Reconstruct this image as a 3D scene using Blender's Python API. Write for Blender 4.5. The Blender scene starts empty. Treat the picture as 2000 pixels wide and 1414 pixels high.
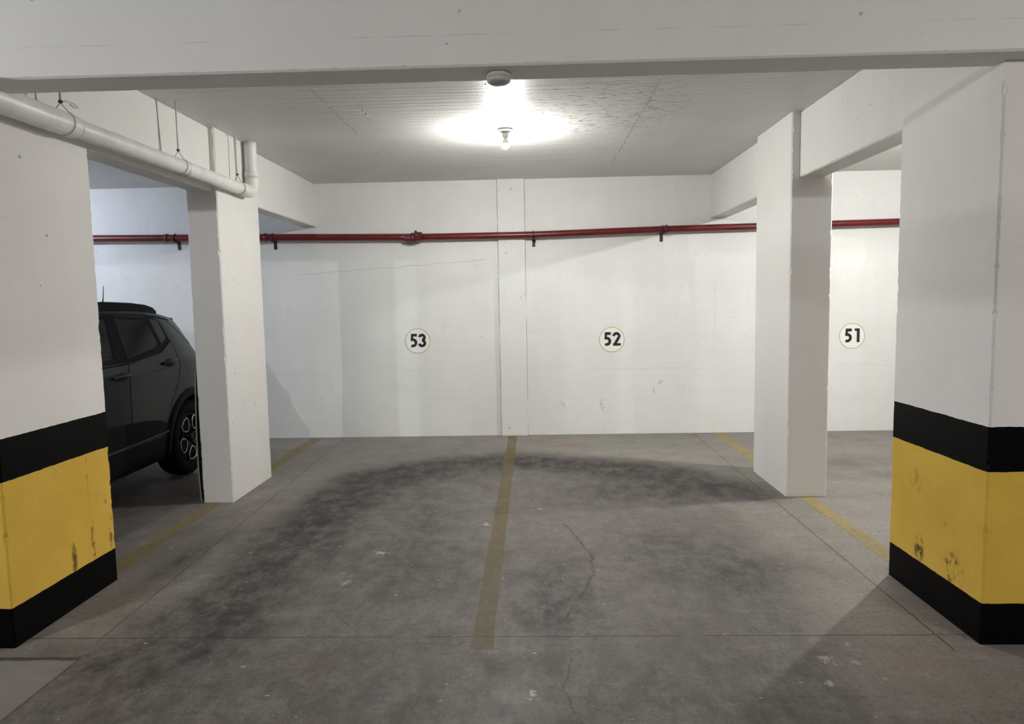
import bpy, bmesh, math, random
from math import sin, cos, pi, radians
from mathutils import Vector, Matrix, noise as mnoise
random.seed(7)
scene = bpy.context.scene
COL = scene.collection

# ------------------------------------------------------------------ helpers
def tag(o, label=None, cat=None, group=None, kind=None):
    if label: o['label'] = label
    if cat: o['category'] = cat
    if group: o['group'] = group
    if kind: o['kind'] = kind
    return o

def empty(name, loc=(0, 0, 0), label=None, cat=None, group=None):
    o = bpy.data.objects.new(name, None)
    o.empty_display_size = .05
    o.location = loc
    COL.objects.link(o)
    return tag(o, label, cat, group)

class MB:
    """collects shapes for one mesh object"""
    def __init__(s): s.v = []; s.f = []; s.sm = []
    def add(s, vs, fs, smooth=False):
        n = len(s.v); s.v += [tuple(p) for p in vs]
        for f in fs: s.f.append([n + i for i in f]); s.sm.append(smooth)
        return s
    def box(s, x0, x1, y0, y1, z0, z1):
        v = [(x, y, z) for x in (x0, x1) for y in (y0, y1) for z in (z0, z1)]
        return s.add(v, [(0, 1, 3, 2), (4, 6, 7, 5), (0, 4, 5, 1), (2, 3, 7, 6), (0, 2, 6, 4), (1, 5, 7, 3)])
    def tube(s, pts, r, n=14, cap=True, smooth=True):
        pts = [Vector(p) for p in pts]; rs = r if isinstance(r, (list, tuple)) else [r] * len(pts)
        t0 = (pts[1] - pts[0]).normalized()
        up = Vector((0, 0, 1)) if abs(t0.z) < .9 else Vector((1, 0, 0))
        a = t0.cross(up).normalized(); vs = []
        for i, p in enumerate(pts):
            t = ((pts[min(i + 1, len(pts) - 1)] - pts[max(i - 1, 0)])).normalized()
            a = (a - t * a.dot(t)).normalized(); b = t.cross(a)
            for k in range(n):
                w = 2 * pi * k / n
                vs.append(p + (a * cos(w) + b * sin(w)) * rs[i])
        fs = [(i * n + k, i * n + (k + 1) % n, (i + 1) * n + (k + 1) % n, (i + 1) * n + k) for i in range(len(pts) - 1) for k in range(n)]
        s.add(vs, fs, smooth)
        if cap:
            L = (len(pts) - 1) * n
            s.add(vs[:n], [list(range(n))[::-1]]); s.add(vs[L:L + n], [list(range(n))])
        return s
    def lathe(s, prof, c=(0, 0, 0), axis='z', n=32, smooth=True):
        """prof: (radius, height) pairs"""
        vs = []
        for r, h in prof:
            for k in range(n):
                w = 2 * pi * k / n; x, y = r * cos(w), r * sin(w)
                p = (x, y, h) if axis == 'z' else ((h, x, y) if axis == 'x' else (x, h, y))
                vs.append(tuple(p[i] + c[i] for i in range(3)))
        fs = [(i * n + k, i * n + (k + 1) % n, (i + 1) * n + (k + 1) % n, (i + 1) * n + k) for i in range(len(prof) - 1) for k in range(n)]
        return s.add(vs, fs, smooth)
    def build(s, name, m, parent=None, bevel=0, seg=2, fix=True, merge=True):
        me = bpy.data.meshes.new(name); me.from_pydata(s.v, [], s.f)
        for p, q in zip(me.polygons, s.sm): p.use_smooth = q
        bm = bmesh.new(); bm.from_mesh(me)
        if merge: bmesh.ops.remove_doubles(bm, verts=bm.verts, dist=1e-5)
        if fix: bmesh.ops.recalc_face_normals(bm, faces=bm.faces)
        if bevel:
            bmesh.ops.bevel(bm, geom=list(bm.edges), offset=bevel, segments=seg, affect='EDGES', profile=.5)
        bm.to_mesh(me); bm.free()
        me.materials.append(m)
        o = bpy.data.objects.new(name, me); COL.objects.link(o)
        if parent:
            o.parent = parent
        return o

def struct(name, mb, m, label=None, cat=None, group=None, bevel=0):
    return tag(mb.build(name, m, None, bevel), label, cat, group, 'structure')

# ------------------------------------------------------------------ materials
class N:
    def __init__(s, name):
        s.m = bpy.data.materials.new(name); s.m.use_nodes = True
        s.t = s.m.node_tree; s.t.nodes.clear()
        s.out = s.t.nodes.new('ShaderNodeOutputMaterial')
        s.co = s.t.nodes.new('ShaderNodeTexCoord').outputs['Object']
        s.bs = s.t.nodes.new('ShaderNodeBsdfPrincipled')
        s.t.links.new(s.bs.outputs[0], s.out.inputs[0])
    def nd(s, typ, ins=None, **kw):
        n = s.t.nodes.new(typ)
        for k, v in kw.items(): setattr(n, k, v)
        for k, v in (ins or {}).items(): s.put(n.inputs[k], v)
        return n
    def put(s, sock, v):
        if isinstance(v, bpy.types.NodeSocket): s.t.links.new(v, sock)
        else:
            if hasattr(sock.default_value, '__len__') and not isinstance(v, (int, float)) and len(v) == 3 and len(sock.default_value) == 4: v = (*v, 1)
            sock.default_value = v
    def math(s, op, a, b=0., c=0., clamp=False):
        n = s.t.nodes.new('ShaderNodeMath'); n.operation = op; n.use_clamp = clamp
        for i, v in enumerate((a, b, c)): s.put(n.inputs[i], v)
        return n.outputs[0]
    def mix(s, f, a, b):
        n = s.t.nodes.new('ShaderNodeMix'); n.data_type = 'RGBA'
        s.put(n.inputs['Factor'], f)
        for q, v in ((6, a), (7, b)):
            if isinstance(v, bpy.types.NodeSocket): s.t.links.new(v, n.inputs[q])
            else: n.inputs[q].default_value = (*v, 1) if len(v) == 3 else v
        return n.outputs[2]
    def map(s, scale=(1, 1, 1), loc=(0, 0, 0)):
        n = s.nd('ShaderNodeMapping', {'Vector': s.co}); n.inputs['Scale'].default_value = scale; n.inputs['Location'].default_value = loc
        return n.outputs[0]
    def noise(s, scale, det=4, rough=.55, vec=None, dist=0):
        return s.nd('ShaderNodeTexNoise', {'Vector': vec or s.co, 'Scale': scale, 'Detail': det, 'Roughness': rough, 'Distortion': dist}).outputs[0]
    def vor(s, scale, vec=None, rnd=1., dim='3D'):
        n = s.nd('ShaderNodeTexVoronoi', voronoi_dimensions=dim)
        for k, q in (('Vector', vec or s.co), ('Scale', scale), ('Randomness', rnd)): s.put(n.inputs[k], q)
        return n.outputs['Distance'], n.outputs['Color']
    def ramp(s, x, a, b):
        """smooth 0..1 as x goes from a to b"""
        n = s.nd('ShaderNodeMapRange', {0: x, 1: a, 2: b, 3: 0., 4: 1.}); n.interpolation_type = 'SMOOTHSTEP'; n.clamp = True
        return n.outputs[0]
    def bump(s, h, strength=.3, dist=.01):
        n = s.nd('ShaderNodeBump', {'Height': h, 'Strength': strength, 'Distance': dist}); s.t.links.new(n.outputs[0], s.bs.inputs['Normal'])
    def set(s, **kw):
        names = dict(color='Base Color', rough='Roughness', metal='Metallic', spec='Specular IOR Level', coat='Coat Weight', coatr='Coat Roughness', emis='Emission Color', estr='Emission Strength', alpha='Alpha', trans='Transmission Weight')
        for k, v in kw.items(): s.put(s.bs.inputs[names[k]], v)
        return s

def simple(name, color, rough=.5, metal=0., spec=.5, coat=0.):
    return N(name).set(color=color, rough=rough, metal=metal, spec=spec, coat=coat).m

def white_paint(name, base, var=.06, pits=1., rough=.62, board=None, bumps=.35, bands=False, seed=0, dens=1.):
    n = N(name)
    v = n.map(loc=(seed * 3.7, seed * 1.3, seed * 2.1))
    big = n.noise(1.1, 5, .6, v)
    fine = n.noise(26, 4, .6, v)
    col = n.mix(n.ramp(big, .35, .7), tuple(c * (1 - var) for c in base), base)
    col = n.mix(n.math('MULTIPLY', n.ramp(fine, .55, .75), .25), col, tuple(c * .9 for c in base))
    strk = n.noise(1, 5, .65, n.map((6, 6, .9), (seed, 3, 7)))
    col = n.mix(n.math('MULTIPLY', n.ramp(strk, .48, .68), .8), col, tuple(c * (1 - var * .9) for c in base))
    blot = n.noise(4.5, 6, .75, n.map((1, 1, 1), (2, seed, 4)))
    col = n.mix(n.math('MULTIPLY', n.ramp(blot, .60, .72), .7), col, tuple(c * (1 - var * 1.6) for c in base))
    # sparse air holes gathered in patches
    d, c = n.vor(13, v)
    patch = n.ramp(n.noise(1.7, 3, .55, n.map(loc=(seed + 5, 2, 1))), .40, .56)
    sep = n.nd('ShaderNodeSeparateColor', {0: c})
    keep = n.math('GREATER_THAN', sep.outputs[0], 1 - .4 * dens)
    sz = n.math('ADD', .02 + .02 * (dens - 1), n.math('MULTIPLY', n.math('POWER', sep.outputs[1], 2.5), .10 + .05 * (dens - 1)))
    hole = n.math('MULTIPLY', n.math('MULTIPLY', n.math('LESS_THAN', n.math('ADD', d, n.math('MULTIPLY', n.math('SUBTRACT', n.noise(60, 3, .7, v), .5), .06)), sz), keep), n.math('MULTIPLY', patch, pits), clamp=True)
    if bands:
        z = n.nd('ShaderNodeSeparateXYZ', {0: n.co}).outputs[2]
        zz = n.math('ADD', z, n.math('MULTIPLY', n.math('SUBTRACT', n.noise(9, 4, .7), .5), .012))
        scr = n.ramp(n.noise(7, 6, .75, n.map((1.4, 1.4, .35))), .60, .74)
        low = n.math('SUBTRACT', 1, n.ramp(z, .2, .5))
        yel = n.mix(n.ramp(n.noise(3, 4, .6), .3, .7), (.62, .40, .066), (.70, .455, .080))
        yel = n.mix(n.math('MULTIPLY', n.math('MULTIPLY', scr, low), .5), yel, (.10, .075, .03))
        xyz = n.nd('ShaderNodeSeparateXYZ', {0: n.co}); rough_n = n.noise(34, 5, .75, n.map((1, 1, .5)))
        for (sg, cy, cz, a, b, k, th) in ((1, 3.563, .26, .045, .07, .95, .40), (1, 3.28, .26, .085, .085, .85, .46), (1, 3.61, .60, .05, .07, .4, .48), (1, 3.31, .455, .06, .03, .5, .52),
                                      (-1, 3.504, .26, .022, .085, .85, .38), (-1, 3.668, .29, .016, .13, .7, .42), (-1, 3.826, .26, .014, .07, .7, .40), (-1, 3.655, .62, .008, .22, .6, .45), (-1, 3.80, .50, .02, .03, .7, .45), (-1, 3.84, .375, .015, .02, .8, .42), (-1, 3.45, .35, .06, .03, .4, .52)):
            uy = n.math('DIVIDE', n.math('SUBTRACT', xyz.outputs[1], cy), a); uz = n.math('DIVIDE', n.math('SUBTRACT', z, cz), b)
            q = n.math('SUBTRACT', 1, n.ramp(n.math('ADD', n.math('MULTIPLY', uy, uy), n.math('MULTIPLY', uz, uz)), .1, 1.6))
            q = n.math('MULTIPLY', q, n.math('GREATER_THAN', n.math('MULTIPLY', xyz.outputs[0], sg), 0))
            yel = n.mix(n.math('MULTIPLY', n.math('MULTIPLY', q, n.ramp(rough_n, th, th + .16)), k), yel, (.035, .028, .016))
        blk = n.mix(n.ramp(n.noise(30, 3), .55, .75), (.0012, .0012, .0014), (.0022, .0022, .0024))
        in1 = n.math('MULTIPLY', n.math('GREATER_THAN', zz, .191), n.math('LESS_THAN', zz, .788))
        below = n.math('LESS_THAN', zz, .988)
        col = n.mix(below, col, n.mix(in1, blk, yel))
        rgh = n.mix(below, (rough,) * 3, (.45,) * 3)
        n.set(rough=n.nd('ShaderNodeSeparateColor', {0: rgh}).outputs[0])
        hole = n.math('MULTIPLY', hole, n.math('SUBTRACT', 1, below))
    else:
        n.set(rough=rough)
    col = n.mix(n.math('MULTIPLY', hole, .75), col, (.17, .16, .15))
    n.set(color=col, spec=.07 if bands else .4)
    h = n.math('ADD', n.math('MULTIPLY', fine, .35), n.math('MULTIPLY', n.noise(120, 2, .5, v), .18))
    if board:   # form-board marks run along one axis
        b = n.noise(1, 5, .6, n.map(board))
        h = n.math('ADD', h, n.math('MULTIPLY', b, 1.1))
    h = n.math('SUBTRACT', h, n.math('MULTIPLY', hole, 1.2))
    n.bump(h, bumps, .006)
    return n

W = (.80, .80, .775)
M = {}
M['wall'] = white_paint('painted_wall', (.80, .805, .785), .05, .8, .6, (.9, 1, 9), .35, seed=1).m
M['side_wall'] = white_paint('painted_side_wall', (.74, .74, .72), .08, .6, .65, seed=9).m
M['column'] = white_paint('painted_column', (.78, .765, .74), .06, .9, .6, (3, 3, 1.2), .55, seed=2).m
def beam_material():
    n = white_paint('painted_beam', (.78, .77, .745), .05, .6, .6, (2, .8, 7), .35, seed=3)
    col = n.bs.inputs['Base Color'].links[0].from_socket
    xyz = n.nd('ShaderNodeSeparateXYZ', {0: n.co}); y, z = xyz.outputs[1], xyz.outputs[2]
    w = n.math('ADD', z, n.math('MULTIPLY', n.math('SUBTRACT', n.noise(6, 4, .7), .5), .006))
    l = n.math('MULTIPLY', n.math('LESS_THAN', n.math('ABSOLUTE', n.math('SUBTRACT', w, 2.664)), .0022), n.math('LESS_THAN', y, 2.96))
    l = n.math('MULTIPLY', l, n.ramp(n.noise(3.6, 6, .75), .46, .62))
    n.set(color=n.mix(n.math('MULTIPLY', l, .38), col, (.33, .33, .31)))
    return n.m
M['beam'] = beam_material()
M['band_column'] = white_paint('hazard_banded_column', (.78, .76, .735), .05, .9, .6, None, .45, bands=True, seed=4).m

def back_wall_material():
    n = white_paint('painted_back_wall', (.80, .81, .785), .075, .9, .6, (.9, 1, 9), .45, seed=1, dens=1.9)
    col = n.bs.inputs['Base Color'].links[0].from_socket
    xyz = n.nd('ShaderNodeSeparateXYZ', {0: n.co}); x, z = xyz.outputs[0], xyz.outputs[2]
    def line(u, c, w): return n.math('LESS_THAN', n.math('ABSOLUTE', n.math('SUBTRACT', u, c)), w)
    # hairline crack wandering left of the pilaster, and a faint pour line
    wob = n.math('MULTIPLY', n.math('SUBTRACT', n.noise(4, 6, .7), .5), .10)
    zc = n.math('ADD', n.math('SUBTRACT', z, wob), n.math('MULTIPLY', x, -.06))
    crk = n.math('MULTIPLY', line(zc, 2.075, .0035), n.math('MULTIPLY', n.math('GREATER_THAN', x, -2.7), n.math('LESS_THAN', x, -.5)))
    pour = n.math('MULTIPLY', line(n.math('ADD', z, n.math('MULTIPLY', wob, .15)), .765, .003), n.ramp(n.noise(1.3, 2), .42, .6))
    seamx = n.math('MULTIPLY', line(x, 2.095, .0035), n.ramp(n.noise(2.2, 3), .3, .6))
    ew = n.math('MULTIPLY', n.math('SUBTRACT', n.noise(14, 5, .7), .5), .012)
    xe = n.math('ADD', x, ew)
    edge = n.math('MAXIMUM', n.math('MULTIPLY', line(xe, -.376, .0055), n.ramp(n.noise(5, 4, .7), .38, .5)), n.math('MULTIPLY', line(x, -.0645, .0035), n.ramp(n.noise(3, 3, .6), .35, .5)))
    f = n.math('MULTIPLY', n.math('MAXIMUM', n.math('MAXIMUM', crk, n.math('MULTIPLY', pour, .6)), n.math('MULTIPLY', seamx, .6)), .45)
    col = n.mix(f, col, (.36, .36, .34))
    col = n.mix(n.math('MULTIPLY', edge, .5), col, (.16, .16, .15))
    # chipped mortar patch under the pipe joint
    dx = n.math('DIVIDE', n.math('SUBTRACT', x, -1.38), .11); dz = n.math('DIVIDE', n.math('SUBTRACT', z, 2.245), .034)
    r = n.math('ADD', n.math('ADD', n.math('MULTIPLY', dx, dx), n.math('MULTIPLY', dz, dz)), n.math('MULTIPLY', n.math('SUBTRACT', n.noise(22, 4, .7), .5), 2.2))
    col = n.mix(n.math('MULTIPLY', n.math('SUBTRACT', 1, n.ramp(r, .55, .95)), .75), col, (.24, .24, .22))
    # rubbed tyre scuffs
    for (cx, cz, a, b, s) in ((1.39, .53, .022, .085, .45), (1.47, .60, .03, .03, -.5), (.33, .33, .05, .07, 0.), (.80, .35, .035, .08, 0.)):
        ux = n.math('SUBTRACT', n.math('ADD', x, n.math('MULTIPLY', z, s)), cx + s * cz)
        uu = n.math('DIVIDE', ux, a); vv = n.math('DIVIDE', n.math('SUBTRACT', z, cz), b)
        rr = n.math('ADD', n.math('MULTIPLY', uu, uu), n.math('MULTIPLY', vv, vv))
        k = n.math('MULTIPLY', n.math('SUBTRACT', 1, n.ramp(rr, .2, 1.)), n.ramp(n.noise(16, 3, .6), .42, .62))
        col = n.mix(n.math('MULTIPLY', k, .5), col, (.3, .3, .29))
    n.set(color=col)
    return n.m
M['back_wall'] = back_wall_material()

def ceiling_material():
    n = N('painted_ceiling')
    big = n.noise(.9, 4, .6)
    brd = n.noise(1, 6, .62, n.map((1.2, 26, 1)))
    fine = n.noise(55, 3, .6, n.map((.8, 1.6, 1)))
    col = n.mix(n.ramp(big, .35, .7), (.60, .60, .575), (.67, .67, .65))
    col = n.mix(n.math('MULTIPLY', n.ramp(brd, .52, .72), .35), col, (.50, .50, .48))
    xyz = n.nd('ShaderNodeSeparateXYZ', {0: n.co}); x, y = xyz.outputs[0], xyz.outputs[1]
    # coarse blistered paint between the lamp and the front beam
    dx = n.math('DIVIDE', n.math('SUBTRACT', x, .45), .85); dy = n.math('DIVIDE', n.math('SUBTRACT', y, 5.2), .85)
    spot = n.math('SUBTRACT', 1, n.ramp(n.math('ADD', n.math('MULTIPLY', dx, dx), n.math('MULTIPLY', dy, dy)), .2, 1.2))
    blis = n.math('MULTIPLY', n.ramp(n.noise(24, 4, .7, n.map((.6, 1.6, 1))), .52, .68), spot)
    col = n.mix(n.math('MULTIPLY', blis, .8), col, (.20, .20, .19))
    lines = None
    for cx, y0, y1 in ((-1.39, 4.2, 6.6), (.836, 4.2, 7.3), (-.27, 4.3, 5.5), (-1.183, 4.88, 5.4)):
        w = n.math('ADD', x, n.math('MULTIPLY', n.math('SUBTRACT', n.noise(5, 5, .7), .5), .03))
        l = n.math('LESS_THAN', n.math('ABSOLUTE', n.math('SUBTRACT', w, cx)), .008)
        l = n.math('MULTIPLY', l, n.math('MULTIPLY', n.math('GREATER_THAN', y, y0), n.math('LESS_THAN', y, y1)))
        l = n.math('MULTIPLY', l, n.ramp(n.noise(3.5, 4, .7), .40, .55))
        lines = l if lines is None else n.math('MAXIMUM', lines, l)
    col = n.mix(n.math('MULTIPLY', lines, .4), col, (.3, .3, .29))
    n.set(color=col, rough=.45, spec=.40)
    h = n.math('ADD', n.math('MULTIPLY', brd, 1.), n.math('MULTIPLY', fine, .35))
    h = n.math('ADD', h, n.math('SUBTRACT', n.math('MULTIPLY', lines, 1.6), n.math('MULTIPLY', blis, .7)))
    n.bump(h, .9, .008)
    return n.m
M['ceiling'] = ceiling_material()

D_WALL = 8.047
CRACK = [(.20, 4.80), (.229, 4.716), (.296, 4.408), (.343, 4.18), (.328, 3.898), (.273, 3.685), (.185, 3.463), (.13, 3.30)]
def floor_material():
    n = N('stained_concrete_floor')
    st = n.nd('ShaderNodeAttribute', attribute_name='stain_shade').outputs['Fac']
    xyz = n.nd('ShaderNodeSeparateXYZ', {0: n.co}); x, y = xyz.outputs[0], xyz.outputs[1]
    big = n.noise(.8, 5, .6); mid = n.noise(3.2, 6, .65); fine = n.noise(38, 5, .7)
    brush = n.noise(1, 5, .65, n.map((2.2, 14, 1)))
    col = n.mix(n.ramp(big, .32, .68), (.215, .183, .162), (.250, .226, .198))
    col = n.mix(n.math('MULTIPLY', n.ramp(n.noise(.55, 3, .5, n.map(loc=(4, 9, 2))), .45, .62), .5), col, (.194, .200, .168))
    col = n.mix(n.math('MULTIPLY', n.ramp(mid, .5, .75), .35), col, (.120, .107, .098))
    col = n.mix(n.math('MULTIPLY', n.ramp(brush, .5, .66), .34), col, (.31, .295, .275))
    col = n.mix(n.math('MULTIPLY', n.ramp(fine, .50, .66), .45), col, (.062, .058, .055))
    pt = n.noise(1.5, 6, .7, n.map(loc=(11, 2, 0)))
    col = n.mix(n.math('MULTIPLY', n.ramp(pt, .5, .64), .55), col, (.192, .154, .145))
    col = n.mix(n.math('MULTIPLY', n.ramp(n.noise(1.3, 6, .7, n.map(loc=(3, 15, 0))), .53, .66), .5), col, (.165, .172, .138))
    grit = n.noise(90, 3, .7)
    col = n.mix(n.math('MULTIPLY', n.ramp(grit, .54, .68), .55), col, (.055, .051, .048))
    # rubbed-in tyre and damp stains, plus painted shade under the car
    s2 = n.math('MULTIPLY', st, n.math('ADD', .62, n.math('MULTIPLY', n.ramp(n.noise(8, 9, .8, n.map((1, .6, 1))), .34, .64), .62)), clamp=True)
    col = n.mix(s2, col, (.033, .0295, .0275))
    # pale chips and scrapes
    d, c = n.vor(5.5, n.map((1, 1.7, 1)), dim='2D')
    sp = n.nd('ShaderNodeSeparateColor', {0: c})
    chip = n.math('MULTIPLY', n.math('LESS_THAN', n.math('ADD', d, n.math('MULTIPLY', n.math('SUBTRACT', n.noise(45, 5, .8), .5), .22)), n.math('MULTIPLY', sp.outputs[1], .058)), n.math('GREATER_THAN', sp.outputs[0], .80))
    col = n.mix(n.math('MULTIPLY', chip, .55), col, (.46, .45, .42))
    scr = n.math('MULTIPLY', n.ramp(n.noise(13, 9, .8, n.map((1, .5, 1), (3, 1, 0)), 1.4), .60, .70), n.ramp(n.noise(2.2, 4, .6, n.map(loc=(1, 5, 0))), .46, .62))
    col = n.mix(n.math('MULTIPLY', scr, .5), col, (.36, .34, .32))
    d2, c2 = n.vor(14, n.map((1, 1.6, 1), (7, 3, 0)), dim='2D')
    sp2 = n.nd('ShaderNodeSeparateColor', {0: c2})
    fl = n.math('MULTIPLY', n.math('LESS_THAN', n.math('ADD', d2, n.math('MULTIPLY', n.math('SUBTRACT', n.noise(70, 3, .7), .5), .12)), n.math('MULTIPLY', sp2.outputs[1], .07)), n.math('GREATER_THAN', sp2.outputs[0], .90))
    col = n.mix(n.math('MULTIPLY', fl, .55), col, (.36, .35, .33))
    dk = n.math('MULTIPLY', n.math('LESS_THAN', n.math('ADD', d2, .012), n.math('MULTIPLY', sp2.outputs[2], .055)), n.math('LESS_THAN', sp2.outputs[0], .07))
    col = n.mix(n.math('MULTIPLY', dk, .8), col, (.02, .018, .016))
    # placed pale spatters
    for (cx, cy, r) in ((1.19, 2.74, .035), (1.25, 2.92, .05), (1.36, 2.91, .035), (1.40, 3.07, .025), (-1.08, 3.79, .045), (-.345, 4.79, .05), (.03, 5.15, .035), (-1.14, 3.93, .03), (-.02, 2.66, .04), (-.98, 4.25, .07)):
        ux = n.math('SUBTRACT', x, cx); uy = n.math('MULTIPLY', n.math('SUBTRACT', y, cy), .7)
        q = n.math('SQRT', n.math('ADD', n.math('MULTIPLY', ux, ux), n.math('MULTIPLY', uy, uy)))
        q = n.math('ADD', q, n.math('MULTIPLY', n.math('SUBTRACT', n.noise(30, 6, .75), .5), r * 4.2))
        col = n.mix(n.math('MULTIPLY', n.math('SUBTRACT', 1, n.ramp(q, r * .1, r * .55)), .6), col, (.44, .43, .40))
    # cut joints
    jw = n.math('MULTIPLY', n.math('SUBTRACT', n.noise(2, 3), .5), .012)
    def line(u, c, w): return n.math('LESS_THAN', n.math('ABSOLUTE', n.math('SUBTRACT', n.math('ADD', u, jw), c)), w)
    j1 = n.math('MULTIPLY', line(x, 1.845, .0042), n.math('GREATER_THAN', y, 3.0))
    xl = n.math('ADD', x, n.math('MULTIPLY', n.math('SUBTRACT', y, 3.2), .028))
    j2 = n.math('MULTIPLY', n.math('MULTIPLY', line(xl, -2.09, .0035), n.math('GREATER_THAN', y, 3.1)), n.ramp(n.noise(3, 4, .6), .3, .45))
    j3 = n.math('MULTIPLY', line(y, 3.148, .0042), n.ramp(n.noise(2.3, 4, .6), .32, .42))
    # broken edge of the older slab at the lower left
    wv = n.math('MULTIPLY', n.math('SUBTRACT', n.noise(11, 5, .7), .5), .03)
    e1 = n.math('MULTIPLY', n.math('LESS_THAN', n.math('ABSOLUTE', n.math('ADD', n.math('SUBTRACT', y, 2.957), wv)), .016), n.math('LESS_THAN', x, -2.07))
    e2 = n.math('MULTIPLY', n.math('LESS_THAN', n.math('ABSOLUTE', n.math('ADD', n.math('SUBTRACT', x, -2.07), n.math('MULTIPLY', wv, .4))), .006), n.math('LESS_THAN', y, 2.95))
    inner = n.math('MULTIPLY', n.math('LESS_THAN', x, -2.07), n.math('LESS_THAN', y, 2.95))
    col = n.mix(n.math('MULTIPLY', inner, .5), col, (.20, .19, .175))
    # crooked crack
    wn = n.nd('ShaderNodeTexNoise', {'Vector': n.co, 'Scale': 11, 'Detail': 6, 'Roughness': .75})
    ws = n.nd('ShaderNodeSeparateColor', {0: wn.outputs['Color']})
    cx_ = n.math('ADD', x, n.math('MULTIPLY', n.math('SUBTRACT', ws.outputs[0], .5), .09)); cy_ = n.math('ADD', y, n.math('MULTIPLY', n.math('SUBTRACT', ws.outputs[1], .5), .09))
    ck = None
    for line_, wd in ((CRACK, .0095), ([(.15, 2.95), (.10, 2.7), (.17, 2.45), (.13, 2.2)], .004), ([(-1.0, 3.35), (-.86, 3.2)], .004)):
        for (ax, ay), (bx, by) in zip(line_, line_[1:]):
            ddx, ddy = bx - ax, by - ay; L2 = ddx * ddx + ddy * ddy
            px_ = n.math('SUBTRACT', cx_, ax); py_ = n.math('SUBTRACT', cy_, ay)
            t_ = n.math('ADD', n.math('MULTIPLY', px_, ddx / L2), n.math('MULTIPLY', py_, ddy / L2), clamp=True)
            qx = n.math('SUBTRACT', px_, n.math('MULTIPLY', t_, ddx)); qy = n.math('SUBTRACT', py_, n.math('MULTIPLY', t_, ddy))
            dd = n.math('SQRT', n.math('ADD', n.math('MULTIPLY', qx, qx), n.math('MULTIPLY', qy, qy)))
            k_ = n.math('SUBTRACT', 1, n.ramp(dd, wd * .4, wd))
            ck = k_ if ck is None else n.math('MAXIMUM', ck, k_)
    ck = n.math('MULTIPLY', ck, n.ramp(n.noise(7, 4, .7), .30, .50))
    edge_ = n.math('MULTIPLY', n.ramp(n.math('ADD', y, n.math('MULTIPLY', n.math('SUBTRACT', n.noise(8, 5, .7), .5), .03)), D_WALL - .028, D_WALL - .012), .6)
    ck = n.math('MAXIMUM', ck, edge_)
    g = n.math('MAXIMUM', n.math('MAXIMUM', j1, j2), n.math('MAXIMUM', j3, n.math('MULTIPLY', ck, .85)))
    g = n.math('MAXIMUM', g, n.math('MAXIMUM', e1, n.math('MULTIPLY', e2, .8)))
    col = n.mix(n.math('MULTIPLY', g, .78), col, (.03, .027, .024))
    n.set(color=col, rough=n.math('ADD', .50, n.math('MULTIPLY', n.ramp(mid, .3, .7), .2)), spec=.38)
    h = n.math('ADD', n.math('MULTIPLY', fine, .5), n.math('MULTIPLY', mid, .5))
    n.bump(n.math('SUBTRACT', h, n.math('MULTIPLY', g, 1.5)), .25, .006)
    return n.m
M['floor'] = floor_material()

def line_material(name, color, cover, lo, hi):
    n = N(name)
    w = n.ramp(n.noise(7, 7, .72, n.map((1, .55, 1))), lo, hi)
    w2 = n.ramp(n.noise(48, 4, .7), .3, .62)
    n.set(color=color, rough=.6)
    a = n.math('MULTIPLY', n.math('MULTIPLY', n.math('ADD', .45, n.math('MULTIPLY', w, .55)), n.math('ADD', .6, n.math('MULTIPLY', w2, .4))), cover, clamp=True)
    yy = n.nd('ShaderNodeSeparateXYZ', {0: n.co}).outputs[1]
    a = n.math('MULTIPLY', a, n.math('ADD', .72, n.math('MULTIPLY', n.ramp(yy, 3.0, 5.2), .28)))
    n.set(alpha=a)
    return n.m
M['line_faded'] = line_material('faded_yellow_floor_paint', (.19, .145, .045), .62, .3, .6)
M['line_worn'] = line_material('worn_yellow_floor_paint', (.34, .262, .10), .90, .25, .5)
M['line_old'] = line_material('old_yellow_floor_paint', (.30, .23, .075), .70, .3, .65)

def red_paint():
    n = N('red_pipe_paint')
    n.set(color=n.mix(n.ramp(n.noise(9, 5, .65), .4, .7), (.155, .012, .015), (.085, .008, .010)), rough=.35, spec=.5)
    n.bump(n.noise(70, 3), .12, .003); return n.m
M['red'] = red_paint()
def pvc():
    n = N('white_pvc')
    n.set(color=n.mix(n.ramp(n.noise(6, 5, .65), .4, .7), (.77, .765, .74), (.66, .65, .62)), rough=.42, spec=.5)
    n.bump(n.noise(60, 3), .1, .003); return n.m
M['pvc'] = pvc()
M['steel'] = simple('dull_black_steel', (.045, .042, .040), .55, .5)
M['zinc'] = simple('zinc_rod', (.62, .61, .58), .45, .6)
M['wire'] = simple('rusty_wire', (.40, .38, .35), .5, .2)
M['plastic'] = simple('white_fixture_plastic', (.50, .50, .49), .45)
M['sensor_grey'] = simple('grey_lens_plastic', (.30, .30, .29), .35)
M['porcelain'] = simple('white_porcelain', (.80, .79, .76), .3)
M['digit'] = simple('black_number_paint', (.008, .008, .010), .5)
M['ring'] = simple('pale_yellow_ring_paint', (.47, .49, .20), .6)
M['disc'] = simple('white_number_disc_paint', (.83, .83, .80), .6)
M['rubber'] = simple('black_rubber', (.004, .004, .004), .8, 0, .12)
M['guard_edge'] = simple('grey_guard_sheet', (.24, .24, .23), .6)
def car_paint():
    n = N('dark_grey_car_paint'); n.set(color=(.0085, .0105, .011), rough=.42, metal=.0, spec=.28, coat=.18, coatr=.12); return n.m
M['paint'] = car_paint()
M['glass'] = simple('dark_tinted_glass', (.004, .006, .006), .16, 0, .22)
M['trim'] = simple('black_car_plastic', (.0045, .0045, .0045), .6, 0, .15)
M['gap'] = simple('shut_line_black', (.002, .002, .002), .8)
M['tyre'] = simple('tyre_rubber', (.004, .004, .004), .8, 0, .12)
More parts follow.
